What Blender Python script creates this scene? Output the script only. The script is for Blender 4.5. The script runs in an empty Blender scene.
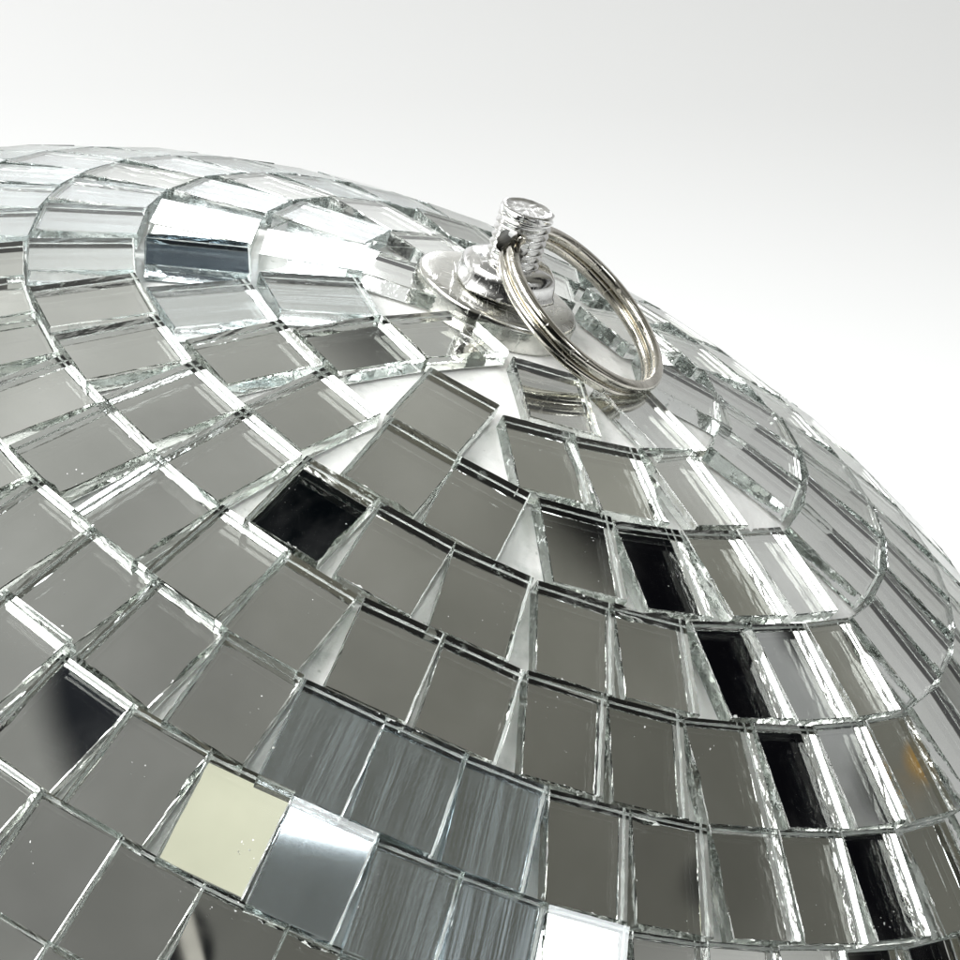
import bpy, bmesh, math, random
from mathutils import Vector, Matrix, noise
random.seed(11)
rnd = random.Random(5)
SC = bpy.context.scene
COL = SC.collection
# ---------------------------------------------------------------- frame
# Everything is measured in ball radii, then scaled to a ball of 13 cm radius.
RB = 0.13
F_PX, W_PX = 2796.93, 960.0
C = Vector((-0.35755, -0.70304, -2.54782))            # ball centre seen from the camera
AX = Vector((0.40934, 0.82053, 0.39896)).normalized() # pole axis of the tile rows
T0, DT = 0.078785, 0.080383                           # first row and row pitch in radians
E1 = AX.cross(Vector((0, 0, 1))).normalized()
E2 = AX.cross(E1)
PITCH = math.radians(20)
ROT = Matrix.Rotation(math.radians(90) - PITCH, 3, 'X')
UP_C = ROT.transposed() @ Vector((0, 0, 1))
FLOOR_D = -(UP_C.dot(C) - 1.0 - 0.004)                # camera height above the sheet, in radii
def W(v):      # point: camera frame in radii -> world metres
    p = ROT @ Vector(v) * RB
    p.z += FLOOR_D * RB
    return p
def D(v):      # direction
    return (ROT @ Vector(v)).normalized()
def px_ray(x, y):
    return Vector(((x - 480) / F_PX, (480 - y) / F_PX, -1)).normalized()
def px_of(p):
    return 480 + F_PX * p.x / -p.z, 480 - F_PX * p.y / -p.z
def on_ball(x, y, r=1.0):
    d = px_ray(x, y); b = d.dot(C)
    return d * (b - math.sqrt(max(b * b - (C.dot(C) - r * r), 0)))
def sph(th, ph):
    er = math.cos(ph) * E1 + math.sin(ph) * E2
    return (math.cos(th) * AX + math.sin(th) * er, -math.sin(th) * AX + math.cos(th) * er,
            -math.sin(ph) * E1 + math.cos(ph) * E2)

POSE=[
('A1',0,0.1100,-1.3018,0.1385),('A0',0,0.1117,-2.1882,-0.0560),('A-1',0,0.1207,-3.0189,0.0030),('A2',0,0.1158,-0.5053,-0.0514),
('A3',0,0.1236,0.2865,-0.0142),('B1',1,0.1976,-1.7718,0.0599),('B2',1,0.1965,-1.3507,0.2107),('B3',1,0.1914,-1.0464,0.0625),
('B4',1,0.1890,-0.6554,-0.0234),('B5',1,0.1928,-0.0981,0.0361),('B6',1,0.1937,0.2178,-0.0828),('B7',1,0.2014,0.5107,-0.1403),
('B0',1,0.1931,-2.2168,-0.0288),('B-1',1,0.1914,-2.5762,0.0079),('B-2',1,0.1883,-2.9911,-0.0022),('B-3',1,0.1962,2.8829,0.0903),
('C1',2,0.2772,-1.7406,0.0219),('C2',2,0.2794,-1.5244,-0.0674),('C3',2,0.2782,-1.2342,0.1122),('C4',2,0.2764,-0.9952,0.0767),
('C5',2,0.2720,-0.7385,0.0149),('C6',2,0.2741,-0.5056,-0.0860),('C7',2,0.2789,-0.1832,0.0381),('C8',2,0.2771,0.0336,-0.0192),
('C9',2,0.2812,0.2717,-0.0714),('C10',2,0.2834,0.4679,-0.0971),('C0',2,0.2799,-2.0193,-0.0237),('C-1',2,0.2765,-2.2756,-0.0072),
('C-2',2,0.2796,-2.5170,0.0594),('C-3',2,0.2759,-2.8057,-0.0325),('C-4',2,0.2747,-3.0484,0.0356),('C-5',2,0.2787,2.9324,0.0617),
('D0',3,0.3591,-1.8171,0.0417),('D1',3,0.3601,-1.6299,-0.0078),('D2',3,0.3614,-1.4479,-0.0069),('D3',3,0.3619,-1.2540,0.0154),
('D4',3,0.3602,-1.0785,-0.0281),('D5',3,0.3574,-0.8691,0.0666),('D6',3,0.3573,-0.6993,-0.0041),('D7',3,0.3602,-0.5141,-0.0769),
('D8',3,0.3638,-0.3031,-0.0065),('D9',3,0.3618,-0.1192,-0.0119),('D10',3,0.3624,0.0768,-0.0108),('D11',3,0.3628,0.2517,-0.0582),
('D-1',3,0.3625,-2.0129,-0.0260),('D-2',3,0.3597,-2.1932,0.0350),('D-3',3,0.3624,-2.3891,0.0046),('D-4',3,0.3627,-2.5733,0.0527),
('D-5',3,0.3624,-2.7751,-0.0286),('D-6',3,0.3595,-2.9729,-0.0006),('D-7',3,0.3608,3.1282,0.0018),('E1',4,0.4399,-1.8621,-0.0139),
('E0',4,0.4406,-2.0107,-0.0011),('E-1',4,0.4384,-2.1737,0.0151),('E-2',4,0.4415,-2.3220,0.0582),('E-3',4,0.4443,-2.4847,-0.0114),
('E-4',4,0.4455,-2.6178,0.0045),('E-5',4,0.4432,-2.7626,-0.0259),('E-6',4,0.4392,-2.9343,-0.0207),('E2',4,0.4428,-1.7246,-0.0180),
('E3',4,0.4411,-1.5641,0.0283),('E4',4,0.4414,-1.4204,-0.0397),('E5',4,0.4414,-1.2642,0.0329),('E6',4,0.4418,-1.1196,-0.0115),
('E7',4,0.4414,-0.9669,0.0435),('E8',4,0.4393,-0.8156,-0.0103),('E9',4,0.4396,-0.6671,-0.0203),('E10',4,0.4422,-0.5172,-0.0650),
('E11',4,0.4425,-0.3327,0.0043),('F1',5,0.5210,-1.7136,0.0213),('F0',5,0.5190,-1.8421,-0.0207),('F-1',5,0.5174,-1.9668,0.0116),
('F-2',5,0.5176,-2.0917,0.0537),('F-3',5,0.5202,-2.2288,-0.0103),('F2',5,0.5215,-1.5850,0.0358),('F3',5,0.5203,-1.4655,-0.0088),
('F4',5,0.5228,-1.3460,-0.0227),('F5',5,0.5239,-1.2166,0.0374),('F6',5,0.5222,-1.0926,0.0020),('F7',5,0.5200,-0.9599,0.0469),
('F8',5,0.5197,-0.8385,-0.0072),('F9',5,0.5199,-0.7111,-0.0245),('F10',5,0.5244,-0.5710,-0.0108),('F11',5,0.5247,-0.4167,-0.0105),
('G0',6,0.5993,-1.6391,0.0642),('G-1',6,0.6006,-1.7507,0.0260),('G-2',6,0.6018,-1.8592,-0.0022),('G-3',6,0.5904,-1.9719,0.0380),
('G1',6,0.5993,-1.5338,0.0137),('G2',6,0.6017,-1.4245,0.0041),('G3',6,0.6024,-1.3196,-0.0134),('G4',6,0.6038,-1.2100,-0.0062),
('G5',6,0.6050,-1.0956,0.0416),('G6',6,0.6022,-0.9925,0.0309),('G7',6,0.5996,-0.8849,0.0140),('G8',6,0.6019,-0.7757,-0.0017),
('G9',6,0.6031,-0.6571,0.0059),('H0',7,0.6798,-1.7689,0.0582),('H1',7,0.6788,-1.6747,0.0120),('H2',7,0.6780,-1.5777,0.0190),
('H3',7,0.6779,-1.4852,0.0036),('H-1',7,0.6822,-1.8704,0.0218),('I0',8,0.7582,-1.7665,0.0166),('I1',8,0.7557,-1.6798,0.0173),
]


# ---------------------------------------------------------------- node helpers
class NT:
    def __init__(s, tree): s.t = tree; s.n = tree.nodes; s.l = tree.links; tree.nodes.clear()
    def add(s, typ, **kw):
        nd = s.n.new(typ)
        for k, v in kw.items(): setattr(nd, k, v)
        return nd
    def put(s, sock, v):
        if isinstance(v, bpy.types.NodeSocket): s.l.new(v, sock)
        elif v is not None: sock.default_value = v
    def math(s, op, a, b=None, c=None, clamp=False):
        nd = s.add('ShaderNodeMath', operation=op, use_clamp=clamp)
        for i, v in enumerate((a, b, c)):
            if v is not None: s.put(nd.inputs[i], v)
        return nd.outputs[0]
    def dot(s, a, v):
        nd = s.add('ShaderNodeVectorMath', operation='DOT_PRODUCT')
        s.put(nd.inputs[0], a); nd.inputs[1].default_value = v
        return nd.outputs['Value']
    def step(s, x, a, b, lo=0.0, hi=1.0):
        nd = s.add('ShaderNodeMapRange', interpolation_type='SMOOTHSTEP')
        s.put(nd.inputs['Value'], x)
        if a > b: a, b, lo, hi = b, a, hi, lo
        nd.inputs['From Min'].default_value = a; nd.inputs['From Max'].default_value = b
        nd.inputs['To Min'].default_value = lo; nd.inputs['To Max'].default_value = hi
        return nd.outputs['Result']
    def mixc(s, f, a, b):
        nd = s.add('ShaderNodeMix', data_type='RGBA')
        s.put(nd.inputs[0], f); s.put(nd.inputs[6], a); s.put(nd.inputs[7], b)
        return nd.outputs[2]
    def noise(s, vec, scale, detail=2.0, w=None, rough=0.5):
        nd = s.add('ShaderNodeTexNoise')
        if w is not None: nd.noise_dimensions = '4D'; s.put(nd.inputs['W'], w)
        s.put(nd.inputs['Vector'], vec); nd.inputs['Scale'].default_value = scale
        nd.inputs['Detail'].default_value = detail; nd.inputs['Roughness'].default_value = rough
        return nd.outputs[0]
    def mapping(s, vec, scale, rot=(0, 0, 0)):
        nd = s.add('ShaderNodeMapping'); s.put(nd.inputs['Vector'], vec)
        nd.inputs['Scale'].default_value = scale; nd.inputs['Rotation'].default_value = rot
        return nd.outputs[0]
def new_mat(name):
    m = bpy.data.materials.new(name); m.use_nodes = True
    return m, NT(m.node_tree)
def principled(t, **kw):
    nd = t.add('ShaderNodeBsdfPrincipled')
    for k, v in kw.items(): t.put(nd.inputs[k], v)
    return nd
def finish(t, shader, disp=None):
    o = t.add('ShaderNodeOutputMaterial'); t.l.new(shader, o.inputs['Surface'])

# ---------------------------------------------------------------- materials
def local_coords(t):
    tc = t.add('ShaderNodeTexCoord'); oi = t.add('ShaderNodeObjectInfo')
    return tc.outputs['Object'], t.math('MULTIPLY', oi.outputs['Random'], 37.0), oi.outputs['Random']

def mat_glass_face(border=True):
    m, t = new_mat('mirror glass face')
    v, w, r = local_coords(t)
    g = t.add('ShaderNodeBsdfGlass'); g.inputs['Roughness'].default_value = 0.0
    g.inputs['IOR'].default_value = 1.5; g.inputs['Color'].default_value = (0.985, 0.995, 0.988, 1)
    # tiny glass crumbs and dust, plus a few curved hair scratches
    n1 = t.noise(v, 2600, 1.0, w)
    n2 = t.noise(v, 240, 2.0, w)
    sp = t.math('MULTIPLY', t.step(n1, 0.735, 0.77), t.step(n2, 0.55, 0.64))
    n3 = t.noise(v, 420, 2.5, w); n4 = t.noise(v, 330, 1.0, t.math('ADD', w, 9.3))
    hair = t.math('MULTIPLY', t.step(t.math('ABSOLUTE', t.math('SUBTRACT', n3, 0.5)), 0.004, 0.0), t.step(n4, 0.66, 0.74))
    f = t.math('MULTIPLY', t.math('MAXIMUM', sp, t.math('MULTIPLY', hair, 0.02)), 0.85)
    smear = t.step(t.noise(t.mapping(v, (70, 150, 70), (0, 0, .8)), 1.0, 4, t.math('ADD', w, 2.2), .6), .50, .72, 0.0, .012)
    f = t.math('MAXIMUM', f, smear)
    if border:   # frosted chips along the cut edge
        sp3 = t.add('ShaderNodeSeparateXYZ'); t.put(sp3.inputs[0], v)
        bx = t.math('DIVIDE', t.math('ABSOLUTE', sp3.outputs[0]), 0.0395 * RB); by = t.math('DIVIDE', t.math('ABSOLUTE', sp3.outputs[1]), 0.0290 * RB)
        edge = t.math('MAXIMUM', bx, by)
        nn = t.noise(v, 420, 4, t.math('ADD', w, 3.1), .65)
        lim = t.math('ADD', 0.995, t.math('MULTIPLY', t.step(nn, .60, .78), -0.17))
        ch = t.math('MULTIPLY', t.step(t.math('SUBTRACT', edge, lim), 0.0, 0.02), t.step(nn, .58, .62))
        f = t.math('MAXIMUM', f, t.math('MULTIPLY', ch, .8))
    d = principled(t, **{'Base Color': (0.86, 0.88, 0.87, 1), 'Roughness': 0.6})
    mx = t.add('ShaderNodeMixShader'); t.put(mx.inputs[0], f)
    t.l.new(g.outputs[0], mx.inputs[1]); t.l.new(d.outputs[0], mx.inputs[2])
    finish(t, mx.outputs[0]); return m

def mat_glass_edge():
    m, t = new_mat('cut glass edge')
    v, w, r = local_coords(t)
    g = t.add('ShaderNodeBsdfGlass'); g.inputs['IOR'].default_value = 1.5
    t.put(g.inputs['Roughness'], t.step(t.noise(v, 500, 3, w), 0.50, 0.72, 0.0, 0.22))
    t.put(g.inputs['Color'], (0.984, 0.996, 0.991, 1))
    b = t.add('ShaderNodeBump'); b.inputs['Strength'].default_value = 0.08; b.inputs['Distance'].default_value = 0.0004
    t.put(b.inputs['Height'], t.math('ADD', t.noise(v, 700, 3, w), t.math('MULTIPLY', t.noise(v, 2500, 2, w), 0.35)))
    t.l.new(b.outputs[0], g.inputs['Normal'])
    d = principled(t, **{'Base Color': (0.85, 0.89, 0.875, 1), 'Roughness': 0.5})
    mx = t.add('ShaderNodeMixShader')
    t.put(mx.inputs[0], t.math('MULTIPLY', t.step(t.noise(v, 900, 4, w, .7), 0.58, 0.66, 0.0, 0.75), t.step(t.noise(v, 160, 2, t.math('ADD', w, 1.7)), .48, .60)))
    t.l.new(g.outputs[0], mx.inputs[1]); t.l.new(d.outputs[0], mx.inputs[2])
    finish(t, mx.outputs[0]); return m

def mat_silver(name, scratched=0.0, tint=(.82, .90, .96, 1), rough=.36, base=(.66, .70, .72, 1)):  # scratched variants: bluish reflected light is put into tint and base
    m, t = new_mat(name)
    v, w, r = local_coords(t)
    cloud = t.noise(v, 110, 3, w)
    if not scratched:
        rough = t.step(cloud, 0.40, 0.78, 0.008, 0.06)
        c = t.mixc(t.step(t.noise(v, 60, 4, t.math('ADD', w, 5.5), .6), 0.35, 0.7), (0.80, 0.805, 0.785, 1), (0.89, 0.89, 0.88, 1))
        p = principled(t, **{'Metallic': 1.0, 'Base Color': c, 'Roughness': rough})
        finish(t, p.outputs[0]); return m
    st = t.noise(t.mapping(v, (80, 5400, 80), (0, 0, 0.04)), 1.0, 3.0, w, 0.65)
    st2 = t.noise(t.mapping(v, (25, 420, 25), (0, 0, 0.04)), 1.0, 2.0, w, 0.6)
    p1 = principled(t, **{'Metallic': 1.0, 'Base Color': base, 'Roughness': 0.03})
    p2 = principled(t, **{'Metallic': 1.0, 'Base Color': tint, 'Roughness': rough})
    f = t.math('MULTIPLY', t.step(st, 0.38, 0.64, 0.10, 1.0), t.step(st2, 0.34, 0.66, 0.35, 1.0))
    mx = t.add('ShaderNodeMixShader'); t.put(mx.inputs[0], t.math('MULTIPLY', f, scratched))
    t.l.new(p1.outputs[0], mx.inputs[1]); t.l.new(p2.outputs[0], mx.inputs[2])
    finish(t, mx.outputs[0]); return m

def mat_simple(name, col, rough, metallic=0.0, bump=0.0, bscale=300, coat=0.0):
    m, t = new_mat(name)
    tc = t.add('ShaderNodeTexCoord'); v = tc.outputs['Object']
    n = t.noise(v, bscale, 4)
    c2 = tuple(x * 0.86 for x in col[:3]) + (1,)
    p = principled(t, **{'Base Color': t.mixc(t.step(n, 0.35, 0.75), col, c2), 'Metallic': metallic,
                         'Roughness': t.step(t.noise(v, bscale * .6, 3), 0.3, 0.7, rough * .75, rough * 1.3)})
    if bump:
        b = t.add('ShaderNodeBump'); b.inputs['Strength'].default_value = bump; b.inputs['Distance'].default_value = 0.0002
        t.l.new(n, b.inputs['Height']); t.l.new(b.outputs[0], p.inputs['Normal'])
    finish(t, p.outputs[0]); return m

def mat_metal(name, col, rough):
    m, t = new_mat(name)
    tc = t.add('ShaderNodeTexCoord'); v = tc.outputs['Object']
    a = t.noise(v, 220, 4, None, .65); s1 = t.noise(t.mapping(v, (300, 3200, 900), (.3, .2, .7)), 1.0, 2); s2 = t.noise(t.mapping(v, (2600, 260, 700), (.9, .1, .3)), 1.0, 2)
    sc = t.math('MAXIMUM', t.step(s1, .62, .70), t.step(s2, .63, .71))
    c = t.mixc(t.step(a, .40, .72), col, tuple(x * .72 for x in col[:3]) + (1,))
    rg = t.math('ADD', t.step(a, .3, .72, rough * .6, rough * 1.9), t.math('MULTIPLY', sc, .18))
    p = principled(t, **{'Metallic': 1.0, 'Base Color': c, 'Roughness': rg})
    b = t.add('ShaderNodeBump'); b.inputs['Strength'].default_value = .16; b.inputs['Distance'].default_value = .00012
    t.l.new(t.math('ADD', t.math('MULTIPLY', sc, -.5), t.noise(v, 900, 3)), b.inputs['Height']); t.l.new(b.outputs[0], p.inputs['Normal'])
    finish(t, p.outputs[0]); return m
def mat_core():
    m, t = new_mat('white painted ball with glue marks')
    tc = t.add('ShaderNodeTexCoord'); v = tc.outputs['Object']
    a = t.noise(v, 190, 5, None, .6); b2 = t.noise(v, 620, 4, None, .6)
    c = t.mixc(t.step(a, .50, .70), (.92, .92, .91, 1), (.62, .64, .62, 1))
    c = t.mixc(t.step(b2, .66, .76), c, (.50, .52, .50, 1))
    p = principled(t, **{'Base Color': c, 'Roughness': .45})
    b = t.add('ShaderNodeBump'); b.inputs['Strength'].default_value = .7; b.inputs['Distance'].default_value = .0004
    t.l.new(t.math('ADD', a, t.math('MULTIPLY', b2, .4)), b.inputs['Height']); t.l.new(b.outputs[0], p.inputs['Normal'])
    finish(t, p.outputs[0]); return m
M_FACE = mat_glass_face(); M_FACEF = mat_glass_face(False); M_EDGE = mat_glass_edge()
M_SILV = mat_silver('silvered backing'); M_SCR = mat_silver('scratched silvered backing', .66, rough=.25); M_SCR1 = mat_silver('lightly scratched silvered backing', .42, rough=.26)
M_SCR0 = mat_silver('silvered backing with painted blue reflection', .16, rough=.30, base=(.60, .66, .70, 1))  # blue reflection put into the base colour
M_SCR2 = mat_silver('scratched silvered backing with painted glare', .95, (.95, .98, 1, 1), .22, (.84, .86, .87, 1))  # whiter scratched copy for tiles in the lamp glare, glare put into its tint
M_RIM = mat_simple('white glue rim', (0.86, 0.88, 0.87, 1), 0.5, bscale=900)
M_CORE = mat_core()
M_CHROME = mat_metal('bright zinc plated steel', (0.80, 0.80, 0.79, 1), 0.13)
M_DISC = mat_metal('worn flanged cap', (0.74, 0.74, 0.70, 1), 0.16)
M_RING = mat_metal('nickel plated spring wire', (0.70, 0.675, 0.61, 1), 0.13)
M_HOLE = mat_simple('dark drilled hole', (0.10, 0.10, 0.09, 1), 0.4, 1.0)
def mat_sheet():
    m, t = new_mat('white paper sweep')
    tc = t.add('ShaderNodeTexCoord'); n = t.noise(tc.outputs['Object'], 3, 2)
    p = principled(t, **{'Base Color': t.mixc(n, (.833, .84, .847, 1), (.818, .825, .832, 1)), 'Roughness': .85})
    finish(t, p.outputs[0]); return m
M_SHEET = mat_sheet()

# ---------------------------------------------------------------- object helpers
def link(name, me, mats, parent=None, mw=None):
    o = bpy.data.objects.new(name, me)
    for m in mats: me.materials.append(m)
    COL.objects.link(o)
    if parent: o.parent = parent; o.matrix_parent_inverse = Matrix.Identity(4)
    if mw is not None:
        o.matrix_local = (parent.matrix_basis.inverted() @ mw) if parent else mw
    return o
def frame(origin, x, z):
    z = z.normalized(); x = (x - z * x.dot(z)).normalized(); y = z.cross(x)
    m = Matrix((x, y, z)).transposed().to_4x4(); m.translation = origin
    return m

# ---------------------------------------------------------------- one mirror tile (local: x outward, y sideways, z up; metres)
TH = 0.0128 * RB
def tile_geo(bm, sx, sy, rg, detail=True, silver=1, M=None, chip=0):
    n = 9 if detail else 1
    def ring(hx, hy, z, jit, jz=0.0, seed=0.0):
        out = []
        cs = [(-hx, -hy), (hx, -hy), (hx, hy), (-hx, hy)]
        for i in range(4):
            a = cs[i]; b = cs[(i + 1) % 4]; nx, ny = [(0, 1), (-1, 0), (0, -1), (1, 0)][i]
            for k in range(n):
                f = k / n
                j = (rg.random() ** 3) * jit * (0.4 if i in (0, 2) else 0.2) if (detail and jit) else 0.0
                if k == 0:
                    nx2, ny2 = nx + [(1, 0), (0, 1), (-1, 0), (0, -1)][i][0], ny + [(1, 0), (0, 1), (-1, 0), (0, -1)][i][1]
                    out.append((a[0] + nx2 * j, a[1] + ny2 * j, z - jz * rg.random()))
                else:
                    ff = f + (rg.random() - .5) * .5 / n * (1 if detail else 0)
                    out.append((a[0] * (1 - ff) + b[0] * ff + nx * j, a[1] * (1 - ff) + b[1] * ff + ny * j, z - jz * rg.random()))
        return out
    hx, hy = sx / 2, sy / 2
    u = RB * 1e-3
    if detail:
        layers = [ring(hx - 0.4 * u, hy - 0.4 * u, 0, 1.1 * u),
                  ring(hx, hy, -0.7 * u, 0.3 * u, 0.5 * u),
                  ring(hx - .1 * u, hy - .1 * u, -TH * 0.55, 0.4 * u, 2 * u),
                  ring(hx - .2 * u, hy - .2 * u, -TH, .5 * u),
                  ring(hx - 1.2 * u, hy - 1.2 * u, -TH, 1.7 * u)]
        if chip:
            k0 = rg.randrange(4 * n); 
            for dk in range(-1, 2):
                k = (k0 + dk) % (4 * n); x, y, z = layers[0][k]; s = 1 - (0.10 if dk == 0 else 0.05) * chip
                layers[0][k] = (x * s, y * s, z)
                x, y, z = layers[1][k]; layers[1][k] = (x * (1 - .02 * chip), y * (1 - .02 * chip), z - 4 * u)
    else:
        layers = [ring(hx - 0.5 * u, hy - 0.5 * u, 0, 0), ring(hx, hy, -1.0 * u, 0), ring(hx, hy, -TH, 0), ring(hx - 1.2 * u, hy - 1.2 * u, -TH, 0)]
    vs = []
    for L in layers:
        vs.append([bm.verts.new(M @ Vector(p) if M else Vector(p)) for p in L])
    f = bm.faces.new(vs[0]); f.material_index = 0
    N = 4 * n
    for li in range(len(vs) - 1):
        last = li == len(vs) - 2
        for i in range(N):
            a, b = vs[li][i], vs[li][(i + 1) % N]; c, d = vs[li + 1][(i + 1) % N], vs[li + 1][i]
            q = bm.faces.new((a, d, c, b)); q.material_index = 3 if last else 2
    f = bm.faces.new(list(reversed(vs[-1]))); f.material_index = silver

# where single tiles point: target reflection direction (camera frame) or extra tilt
TARGET = {
 'D0': (.285, .955, -.03), 'G0': (.28, .78, .56),
 'C4': (.637, .705, -.312), 'D5': (.74, .625, -.25), 'E8': (.82, .53, -.215), 'F9': (.895, .385, -.225),
 'G1': (.379, .761, .526), 'G-2': (.02, .89, .46), 'C-3': (.02, .79, -.62), 'B0': (.23, .86, -.47), 'F6': (.81, .56, .17), 'H2': (.30, .63, .72), 'E9': (.83, .46, -.31), 'D6': (.75, .55, -.36), 'E10': (.815, .387, -.437),
 'G4': (.76, .50, .41), 'C-4': (.04, .70, -.715), 'B-2': (.05, .70, -.715),
}
SCRATCH = {'F2', 'F3', 'F4', 'G2', 'G3', 'C-3', 'B-1'}
TW, TL = 0.0580, 0.0790
tiles = []       # name, n, u, v, centre(cam)
def add_tile(nm, th, ph, rot, tilt=True):
    n, u, v = sph(th, ph)
    u2 = math.cos(rot) * u + math.sin(rot) * v; v2 = -math.sin(rot) * u + math.cos(rot) * v
    c = C + n
    n2 = n.copy()
    if nm in TARGET:
        vd = (-c).normalized(); n2 = (vd + Vector(TARGET[nm]).normalized()).normalized()
        if n2.angle(n) > math.radians(4.5): print('TILT', nm, math.degrees(n2.angle(n)))
    elif tilt:
        n2 = (n + u * rnd.gauss(0, .009) + v * rnd.gauss(0, .009)).normalized()
    q = n.rotation_difference(n2)
    tiles.append((nm, n2, q @ u2, c, th))
rings = {}
for nm, k, th, ph, rot in POSE:
    add_tile(nm, th, ph, rot); rings.setdefault(k, []).append(ph)
k = 0
while T0 + DT * (k + .5) < math.pi - 0.12:
    th = T0 + DT * (k + .5); step = 0.0605 / math.sin(T0 + DT * (k + (0 if th < math.pi / 2 else 1)))
    if k in rings:
        phs = sorted(rings[k])
        gaps = [(b - a, a) for a, b in zip(phs, phs[1:] + [phs[0] + 2 * math.pi])]
        for g, a in gaps:
            m = int(round(g / step + .0)) - 1 if g > 1.6 * step else 0
            for i in range(m): add_tile('x', th, a + g * (i + 1) / (m + 1), rnd.gauss(0, .02))
    else:
        m = int(2 * math.pi / step); o = rnd.random()
        for i in range(m): add_tile('x', th, o + 2 * math.pi * (i + rnd.gauss(0, .03)) / m, rnd.gauss(0, .015))
    k += 1

def visible_area(c, n, u):
    if n.dot((-c).normalized()) < 0.05: return 0
    v = n.cross(u); P = [px_of(c + u * a * TL / 2 + v * b * TW / 2) for a, b in ((-1, -1), (1, -1), (1, 1), (-1, 1))]
    xs = [min(max(p[0], 0), 960) for p in P]; ys = [min(max(p[1], 0), 960) for p in P]
    return abs(sum(xs[i] * ys[(i + 1) % 4] - xs[(i + 1) % 4] * ys[i] for i in range(4))) / 2

ball = bpy.data.objects.new('mirror_ball', None); COL.objects.link(ball)
ball.empty_display_size = 0.05
ball.location = W(C - UP_C * 1.0)
ball['label'] = 'large silver mirror ball of square glass tiles with a metal bolt at its pole'
ball['category'] = 'mirror ball'
def tile_matrix(n, u, c): return frame(W(c), D(u), D(n))

order = sorted(tiles, key=lambda t: -visible_area(t[3], t[1], t[2]))
PARTLABEL = {'D0': 'black looking mirror tile', 'C4': 'black looking mirror tile', 'D5': 'black looking mirror tile', 'E8': 'black looking mirror tile',
             'F9': 'black looking mirror tile', 'G0': 'plain cream looking mirror tile', 'G4': 'glaring white mirror tile',
             'F4': 'blue grey scratched mirror tile', 'G2': 'blue grey scratched mirror tile', 'G3': 'blue grey scratched mirror tile'}
GLARE = {'C-5', 'D-5', 'D-6', 'D-7', 'E-5', 'E-6', 'B-3', 'B-2', 'C-2', 'B-1'}
def tile_silver(nm): return M_SCR2 if nm in GLARE else M_SCR0 if nm in ('G1', 'C-3') else M_SCR1 if nm == 'F2' else M_SCR if nm in SCRATCH else M_SILV
for nm, n, u, c, th in order[:100]:
    bm = bmesh.new(); rg = random.Random(hash((round(c.x, 4), round(c.y, 4))) & 0xffff)
    tile_geo(bm, TL * RB, TW * RB, rg, True, 1, None, 0.6 if nm == 'E-1' else (0.5 if rg.random() < .3 else 0))
    me = bpy.data.meshes.new('mirror_tile'); bm.to_mesh(me); bm.free()
    o = link('mirror_tile', me, [M_FACE, tile_silver(nm), M_EDGE, M_RIM], ball, tile_matrix(n, u, c))
    if nm in PARTLABEL: o['label'] = PARTLABEL[nm]
bm = bmesh.new(); B0 = ball.matrix_basis.inverted()
ns = 0
for nm, n, u, c, th in order[100:]:
    if n.dot((-c).normalized()) > -0.15 and visible_area(c, n, u) > 0 or abs(px_of(c)[0] - 480) < 620 and abs(px_of(c)[1] - 480) < 620 and n.dot(-c) > -.1: det = True
    else: det = False
    pxc = px_of(c)
    tile_geo(bm, TL * RB, TW * RB, rnd, det, 4 if (pxc[0] < 430 and pxc[1] < 250 and det) else 1, B0 @ tile_matrix(n, u, c)); ns += 1
me = bpy.data.meshes.new('mirror_tile_field'); bm.to_mesh(me); bm.free()
o = link('mirror_tile_field', me, [M_FACEF, M_SILV, M_EDGE, M_RIM, M_SCR2], ball, ball.matrix_basis.copy())
o['kind'] = 'stuff'; o['label'] = 'the remaining small mirror tiles towards the rim of the ball'

# core
bm = bmesh.new(); bmesh.ops.create_uvsphere(bm, u_segments=160, v_segments=80, radius=RB * (1 - 0.0128 - 0.0012))
for f in bm.faces: f.smooth = True
me = bpy.data.meshes.new('core'); bm.to_mesh(me); bm.free()
core = link('core', me, [M_CORE], ball, Matrix.Translation(W(C)))
core['label'] = 'white ball body showing in the gaps between the tiles'

# ---------------------------------------------------------------- hardware at the pole
PC = on_ball(499, 301, 0.998)
NW = (PC - C).normalized()
NB = Vector((.28, .86, .42)).normalized()
PD = on_ball(494, 301, 0.996)
HW = frame(W(PD), D(Vector((1, 0, 0))), D((PD - C).normalized()))
def lathe(prof, seg=96, rfun=None):
    bm = bmesh.new(); rows = []
    for r, z in prof:
        if r == 0: rows.append([bm.verts.new((0, 0, z * RB))]); continue
        row = []
        for i in range(seg):
            a = 2 * math.pi * i / seg; rr = r * (rfun(a, z) if rfun else 1)
            row.append(bm.verts.new((rr * RB * math.cos(a), rr * RB * math.sin(a), z * RB)))
        rows.append(row)
    for A, B in zip(rows, rows[1:]):
        if len(A) == 1 and len(B) == 1: continue
        for i in range(seg):
            j = (i + 1) % seg
            if len(A) == 1: f = bm.faces.new((A[0], B[j], B[i]))
            elif len(B) == 1: f = bm.faces.new((A[i], A[j], B[0]))
            else: f = bm.faces.new((A[i], A[j], B[j], B[i]))
            f.smooth = True
    return bm
def tomesh(name, bm):
    bmesh.ops.recalc_face_normals(bm, faces=bm.faces)
    me = bpy.data.meshes.new(name); bm.to_mesh(me); bm.free(); return me
# flanged cap: thin rim plate with ridged side and shallow dish
prof = [(0, 0.0108), (.050, .0106), (.0585, .0103), (.0625, .0098), (.0648, .0086)]
for i in range(9):
    z = .0078 - i * .0023; prof += [(.0654 + (.0007 if i % 2 else -.0004), z)]
prof += [(.0640, -.012), (0, -.015)]
link('mounting_cap', tomesh('mounting_cap', lathe(prof)), [M_DISC], ball, HW)
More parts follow.
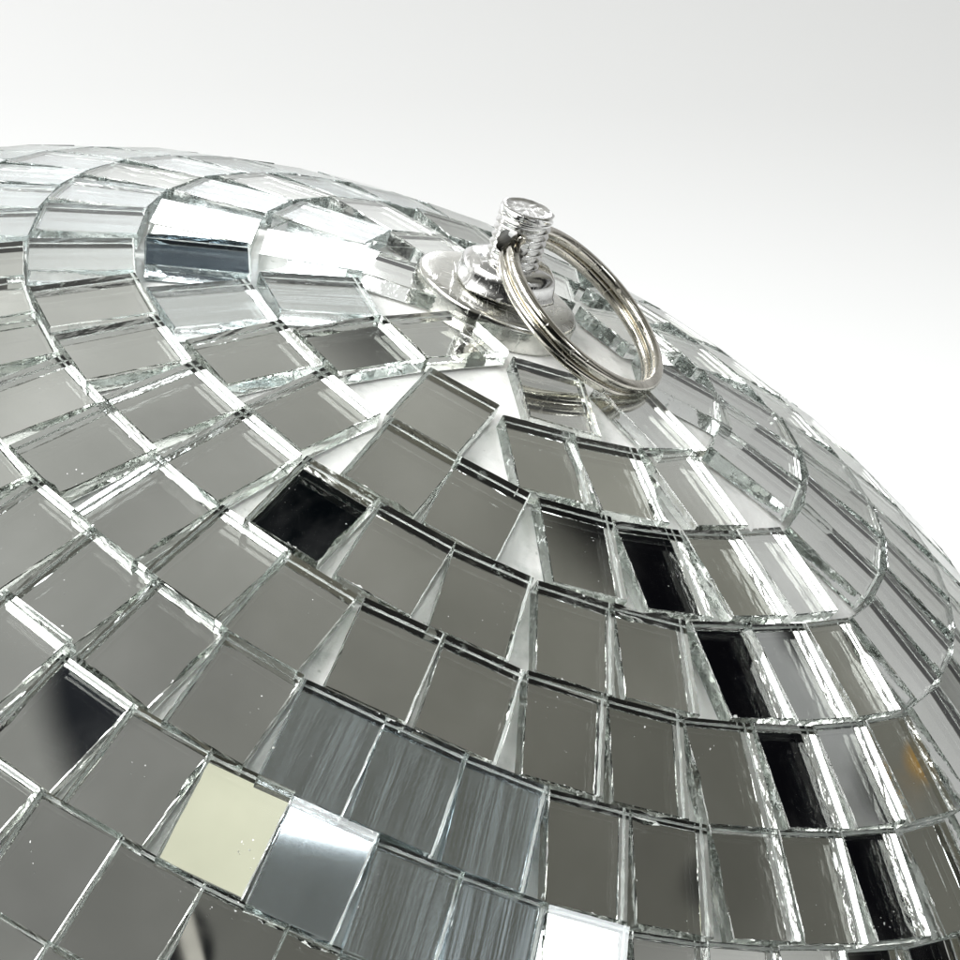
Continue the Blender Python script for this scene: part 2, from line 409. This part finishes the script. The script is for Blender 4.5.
# rounded nut on the cap
def hexr(a, z):
    k = (a % (math.pi / 3)) - math.pi / 6
    h = 0.55 * math.cos(math.pi / 6) / math.cos(k) + .45 * (1 - (k / .5236) ** 2 * 0 - .05)
    t = min(1, max(0, (z - .014) / .012))
    return h * (1 - .25 * t) + (.25 * t) * .93
prof = [(0, .012), (.0405, .0125), (.0425, .0140), (.0425, .0160), (.0405, .018), (.0400, .026), (.0385, .031), (.034, .0345), (.026, .036), (.0215, .0365), (0, .0365)]
HN = frame(W(PC), D(Vector((.3, 0, .9))), D(NB))
link('mounting_nut', tomesh('mounting_nut', lathe(prof, 120, hexr)), [M_CHROME], ball, HN)

# threaded bolt with cross hole (helix thread)
RBOLT, ZB0, ZB1, PT = 0.0213, 0.026, 0.0795, 0.0060
def bolt_mesh():
    bm = bmesh.new(); seg = 72; nz = 200; rows = []
    for j in range(nz + 1):
        z = ZB0 + (ZB1 - ZB0) * j / nz; row = []
        for i in range(seg):
            a = 2 * math.pi * i / seg; fr = (z / PT - i / seg) % 1.0
            tri = 1 - abs(2 * fr - 1); tri = min(1, max(0, (tri - .12) / .70))
            fade = min(1, max(0, (ZB1 - .0055 - z) / .004))
            r = RBOLT * (1.0 - .17 * tri * fade)
            if z > ZB1 - .0055:
                tt = (z - (ZB1 - .0055)) / .0055
                r = RBOLT * (0.97 + .03 * math.sin(min(1, tt * 1.3) * math.pi) ** .7 * (0.6 + .4 * math.cos(a * 2 + 1)) + .02 * math.sin(a * 7 + tt * 5))
                if tt > .85: r *= 1 - .07 * (tt - .85) / .15
            row.append(bm.verts.new((r * RB * math.cos(a), r * RB * math.sin(a), z * RB)))
        rows.append(row)
    r0 = RBOLT
    for r, z in ((.84, ZB1 + .0003), (.78, ZB1 - .0006), (.6, ZB1 - .0008), (.4, ZB1 - .0007), (.2, ZB1 - .0009)):
        rows.append([bm.verts.new((r * r0 * RB * math.cos(2 * math.pi * i / seg), r * r0 * RB * math.sin(2 * math.pi * i / seg), (z + .00045 * noise.noise(Vector((math.cos(2 * math.pi * i / seg) * r * 5, math.sin(2 * math.pi * i / seg) * r * 5, 3)))) * RB)) for i in range(seg)])
    for A, B in zip(rows, rows[1:]):
        for i in range(seg): 
            f = bm.faces.new((A[i], A[(i + 1) % seg], B[(i + 1) % seg], B[i])); f.smooth = True
    bm.faces.new(rows[-1]); bm.faces.new(list(reversed(rows[0])))
    return tomesh('mounting_bolt', bm)
HB = HN.copy()
bolt = link('mounting_bolt', bolt_mesh(), [M_CHROME], ball, HB)

# ---------------------------------------------------------------- split ring
NR = Vector((.62, .66, .43)).normalized()
HOLE_Z = 0.0525
NBc = NB; Hc = PC + NBc * HOLE_Z                       # middle of the cross hole
print('hole px', px_of(Hc), 'bolt top px', px_of(PC + NB * ZB1), 'nut top', px_of(PC + NB * .044))
RR = 0.0745; WR = 0.0045
dray = px_ray(583, 313)
def ring_pose(sign, phi):
    b = dray.dot(Hc); disc = b * b - (Hc.dot(Hc) - RR * RR)
    rc = dray * (b + sign * math.sqrt(max(disc, 0)))
    ax = (rc - Hc).normalized()
    n = Vector((.62, .66, .43)); n = (n - ax * n.dot(ax)).normalized()
    n = Matrix.Rotation(phi, 3, ax) @ n
    e = n.cross(ax)
    lo = min(((rc + (math.cos(i * .0349) * ax + math.sin(i * .0349) * e) * RR) - C).length for i in range(180))
    return rc, n, lo
SIGN, PHI = 1, 0.0
if False:
    for sg in (-1, 1):
        for ph in range(-50, 51, 10):
            rc, n, lo = ring_pose(sg, math.radians(ph)); print('ring', sg, ph, [round(x, 2) for x in n], 'lo', round(lo, 4), 'nv', round(-n.dot(rc.normalized()), 2))
RC, NR, lo = ring_pose(SIGN, math.radians(PHI))
def ring_mesh():
    bm = bmesh.new(); turns = 2.09; N = 300; seg = 20; rows = []
    pitch = 2.02 * WR
    for i in range(N + 1):
        a = 2 * math.pi * turns * i / N
        z = (i / N * turns - turns / 2) * pitch
        c = Vector((math.cos(a) * RR, math.sin(a) * RR, z)); er = Vector((math.cos(a), math.sin(a), 0)); ez = Vector((0, 0, 1))
        s = 1.0 if 3 < i < N - 3 else (.55 + .45 * min(i, N - i) / 3)
        row = []
        for j in range(seg):
            b = 2 * math.pi * j / seg
            ca, sa = math.cos(b), math.sin(b)
            ca = math.copysign(abs(ca) ** .8, ca); sa = math.copysign(abs(sa) ** .8, sa)
            row.append(bm.verts.new((c + er * ca * WR * 1.12 * s + ez * sa * WR * s) * RB))
        rows.append(row)
    for A, B in zip(rows, rows[1:]):
        for j in range(seg):
            f = bm.faces.new((A[j], A[(j + 1) % seg], B[(j + 1) % seg], B[j])); f.smooth = True
    bm.faces.new(list(reversed(rows[0]))); bm.faces.new(rows[-1])
    return tomesh('split_ring', bm)
inpl = (Hc - RC); inpl = (inpl - NR * inpl.dot(NR)).normalized()
HR = frame(W(RC), D(inpl), D(NR))
HR = HR @ Matrix.Rotation(-0.28, 4, 'Z')
ring = link('split_ring', ring_mesh(), [M_RING], None, HR)
ring['label'] = 'small double coil metal split ring threaded through the bolt hole, leaning on the tiles'
ring['category'] = 'key ring'
# drill the cross hole in the bolt
def cutter():
    bm = bmesh.new(); tang = NR.cross(inpl).normalized()
    bmesh.ops.create_cone(bm, cap_ends=True, segments=32, radius1=.0125 * RB, radius2=.0125 * RB, depth=.09 * RB)
    me = bpy.data.meshes.new('cut'); bm.to_mesh(me); bm.free(); me.materials.append(M_HOLE)
    o = bpy.data.objects.new('cut', me); COL.objects.link(o)
    o.matrix_world = frame(W(Hc), D(NB), D(tang)); return o
cut = cutter()
bpy.context.view_layer.update()
bolt.data.materials.append(M_HOLE)
md = bolt.modifiers.new('hole', 'BOOLEAN'); md.object = cut; md.operation = 'DIFFERENCE'; md.solver = 'EXACT'
md.material_mode = 'TRANSFER' if hasattr(md, 'material_mode') else md.material_mode
dg = bpy.context.evaluated_depsgraph_get()
me2 = bpy.data.meshes.new_from_object(bolt.evaluated_get(dg))
bolt.modifiers.clear(); bolt.data = me2
bpy.data.objects.remove(cut)

# ---------------------------------------------------------------- white sweep
def sweep():
    bm = bmesh.new(); xs = [(-9 + 22 * i / 24) * RB for i in range(25)]
    prof = []
    y0, y1, rad, top = -5.0, 22.0, 14.0, 7.0
    prof.append((y0, 0)); 
    for i in range(1, 9): prof.append((y0 + (y1 - rad - y0) * i / 8, 0))
    for i in range(1, 17):
        a = math.radians(35) * i / 16; prof.append((y1 - rad + rad * math.sin(a), rad - rad * math.cos(a)))
    rows = [[bm.verts.new((x, y * RB, z * RB)) for x in xs] for y, z in prof]
    for A, B in zip(rows, rows[1:]):
        for i in range(len(xs) - 1):
            f = bm.faces.new((A[i], A[i + 1], B[i + 1], B[i])); f.smooth = True
    me = bpy.data.meshes.new('backdrop'); bm.to_mesh(me); bm.free()
    o = link('backdrop', me, [M_SHEET])
    md = o.modifiers.new('t', 'SOLIDIFY'); md.thickness = 0.002; md.offset = -1
    return o
bd = sweep(); bd['kind'] = 'structure'; bd['label'] = 'plain white paper background sweep'; bd['category'] = 'backdrop'

# ---------------------------------------------------------------- camera
cam = bpy.data.cameras.new('camera'); co = bpy.data.objects.new('camera', cam); COL.objects.link(co)
cam.lens = F_PX / W_PX * 36.0; cam.sensor_width = 36; cam.clip_start = 0.01; cam.clip_end = 100
mw = ROT.to_4x4(); mw.translation = W((0, 0, 0)); co.matrix_world = mw
SC.camera = co

# ---------------------------------------------------------------- studio lamps and added fills
def area(name, dirc, dist, sx, sy, power, col=(1, 1, 1), aim=None, up=None, at=None):
    L = bpy.data.lights.new(name, 'AREA'); L.shape = 'RECTANGLE'; L.size = sx * RB; L.size_y = sy * RB
    L.energy = power; L.color = col
    o = bpy.data.objects.new(name, L); COL.objects.link(o)
    org = C + Vector((.35, .5, .5)) * 0.9
    if at: org = [q[3] for q in tiles if q[0] == at][0]
    p = org + Vector(dirc).normalized() * dist
    z = -((aim if aim is not None else org) - p).normalized()
    o.matrix_world = frame(W(p), D(up if up is not None else Vector((1, 0, 0))), D(z))
    return o
def radiance_power(sx, sy, L):   # watts for a one-sided rectangle of radiance L
    return L * math.pi * sx * sy * RB * RB
area('back_softbox', (.06, .70, -.71), 7.0, 1.7, 1.05, radiance_power(1.7, 1.05, 15), (.97, .99, 1), at='C-4')
area('side_softbox', (.76, .50, .41), 7.0, 1.0, 1.0, radiance_power(1, 1, 17), (.93, .97, 1), at='G4')
area('top_strip', (.37, .79, .50), 7.0, 0.9, .32, radiance_power(.9, .32, 12), (.95, .98, 1), at='G1')
area('key_softbox', (-.55, .56, .61), 9.0, 8.2, 5.0, radiance_power(8.2, 5.0, 10.5), (1, 1, .985), up=Vector((.25, -.28, .49)), at='E0')
area('side_backdrop_fill', (-.70, .28, -.62), 12.0, 6.0, 6.0, radiance_power(6, 6, 2.4), (1, 1, 1), aim=Vector((3.0, -1.8, -12)))  # added fill to even out the backdrop, kept out of the tile reflections
area('overhead_fill', (-.56, .83, .02), 9.0, 4.5, 4.5, radiance_power(4.5, 4.5, 6.9), (1, 1, 1), aim=Vector((1.5, -1.2, -12)))  # added fill to brighten the backdrop and the white gaps

# ---------------------------------------------------------------- studio room seen in the mirrors, its tones painted into the world (procedural)
world = bpy.data.worlds.new('World'); SC.world = world; world.use_nodes = True
t = NT(world.node_tree)
tc = t.add('ShaderNodeTexCoord'); V = tc.outputs['Generated']
X = t.dot(V, D((1, 0, 0))); Z = t.dot(V, D((0, 0, 1))); 
q = t.dot(V, D((-.08, -.34, -.94)))
ex = t.math('ADD', t.math('MULTIPLY', t.math('ADD', X, 0.05), -1.42), t.math('MULTIPLY', t.math('ADD', Z, 0.3), -0.705))
lum = t.math('MINIMUM', t.math('MULTIPLY', t.math('EXPONENT', ex), 0.575), 0.70)
warm = t.mixc(t.step(X, 0.0, 0.7), (1.0, 1.0, .955, 1), (1.0, .985, .86, 1))
big = t.noise(V, 1.6, 2)
lum = t.math('MULTIPLY', lum, t.step(big, .3, .7, .93, 1.07))
lum = t.math('MULTIPLY', lum, t.step(t.noise(V, 7, 2), .3, .7, .86, 1.14))
def scale_col(c, f):
    nd = t.add('ShaderNodeVectorMath', operation='SCALE'); t.put(nd.inputs[0], c); t.put(nd.inputs['Scale'], f); return nd.outputs[0]
col = scale_col(warm, lum)
g1 = t.math('MULTIPLY', t.step(q, .21, .27), t.step(X, .20, .32))
col = t.mixc(g1, col, (.54, .54, .535, 1))
g2 = t.math('MULTIPLY', t.math('MULTIPLY', t.step(q, .045, .065), t.step(q, .125, .105)), t.step(X, .70, .73))
col = t.mixc(g2, col, (.34, .345, .345, 1))
bk = t.math('MULTIPLY', t.math('MULTIPLY', t.step(q, -.085, -.06), t.step(q, .06, .035)), t.step(X, .54, .58))
col = t.mixc(bk, col, (.003, .003, .004, 1))
hi = t.math('MULTIPLY', t.step(Z, -.60, -.74), t.step(X, .30, .12))
col = t.mixc(hi, col, (1.0, 1.0, 1.0, 1))
def patch(dirc, ang, soft, c, col):  # spot painted into the world for a single tile to reflect
    d = t.dot(V, D(dirc)); a = math.radians(ang); b = math.radians(ang + soft)
    return t.mixc(t.step(d, math.cos(b), math.cos(a)), col, c)
Y = t.dot(V, D((0, 1, 0)))
col = t.mixc(t.math('MULTIPLY', t.step(Y, .50, .38), t.step(Z, -.05, .12)), col, (.50, .50, .485, 1))
col = t.mixc(t.step(Z, .86, .90), col, (.13, .125, .10, 1))
col = t.mixc(t.math('MULTIPLY', t.step(Y, .07, .01), t.step(Z, .0, .15)), col, (.006, .006, .006, 1))
col = t.mixc(t.math('MULTIPLY', t.step(Z, .93, .96), t.step(X, -.22, -.12)), col, (.006, .006, .006, 1))
col = patch((.02, .79, -.62), 3.0, 1.0, (.07, .085, .10, 1), col)
col = patch((.285, .955, -.03), 3.3, .6, (.002, .003, .004, 1), col)
col = patch((.28, .78, .56), 3.2, .6, (.84, .84, .66, 1), col)
col = patch((.090, .902, .435), 3.9, 1.1, (.02, .022, .026, 1), col)
col = patch((.24, .835, -.50), 1.4, 2.5, (.10, .10, .097, 1), col)
col = patch((.821, .553, .163), .1, .7, (.03, .03, .028, 1), col)
col = patch((.835, .446, -.327), 1.2, .3, (.008, .008, .008, 1), col)
col = patch((.74, .547, -.386), 1.2, .5, (.01, .01, .01, 1), col)
col = scale_col(col, t.step(t.noise(V, 26, 2), .3, .7, .95, 1.05))
col = patch((.275, .632, .722), 1.15, .25, (.012, .013, .015, 1), col)
bd_ = t.math('ABSOLUTE', t.dot(V, D(Vector((.93, .23, -.30)) - Vector((.30, .63, .72)).normalized() * Vector((.93, .23, -.30)).dot(Vector((.30, .63, .72)).normalized()))))
bc = t.math('ABSOLUTE', t.math('ADD', 0.0085, t.dot(V, D(Vector((.93, .23, -.30)) - Vector((.30, .63, .72)).normalized() * Vector((.93, .23, -.30)).dot(Vector((.30, .63, .72)).normalized())))))
col = t.mixc(t.math('MULTIPLY', t.step(bc, .0042, .0022), t.step(t.dot(V, D((.30, .63, .72))), math.cos(math.radians(2.4)), math.cos(math.radians(2.0)))), col, (.55, .53, .48, 1))
col = patch((.812, .383, -.443), .12, .55, (.36, .21, .05, 1), col)
bg = t.add('ShaderNodeBackground'); t.l.new(col, bg.inputs['Color']); bg.inputs['Strength'].default_value = 1.0
wo = t.add('ShaderNodeOutputWorld'); t.l.new(bg.outputs[0], wo.inputs['Surface'])
world.cycles.sampling_method = 'MANUAL'; world.cycles.sample_map_resolution = 512

# ---------------------------------------------------------------- render settings
SC.render.engine = 'CYCLES'
SC.view_settings.view_transform = 'Standard'; SC.view_settings.look = 'None'; SC.view_settings.exposure = 0; SC.view_settings.gamma = 1
cy = SC.cycles
cy.use_denoising = True
cy.max_bounces = 18; cy.glossy_bounces = 14; cy.transmission_bounces = 18; cy.diffuse_bounces = 4; cy.transparent_max_bounces = 8
cy.caustics_reflective = True; cy.caustics_refractive = True; cy.blur_glossy = 0.0
cy.sample_clamp_indirect = 6.0; cy.sample_clamp_direct = 0
SC.render.resolution_x = 1024; SC.render.resolution_y = 1024
print('tiles', len(tiles), 'field', ns)
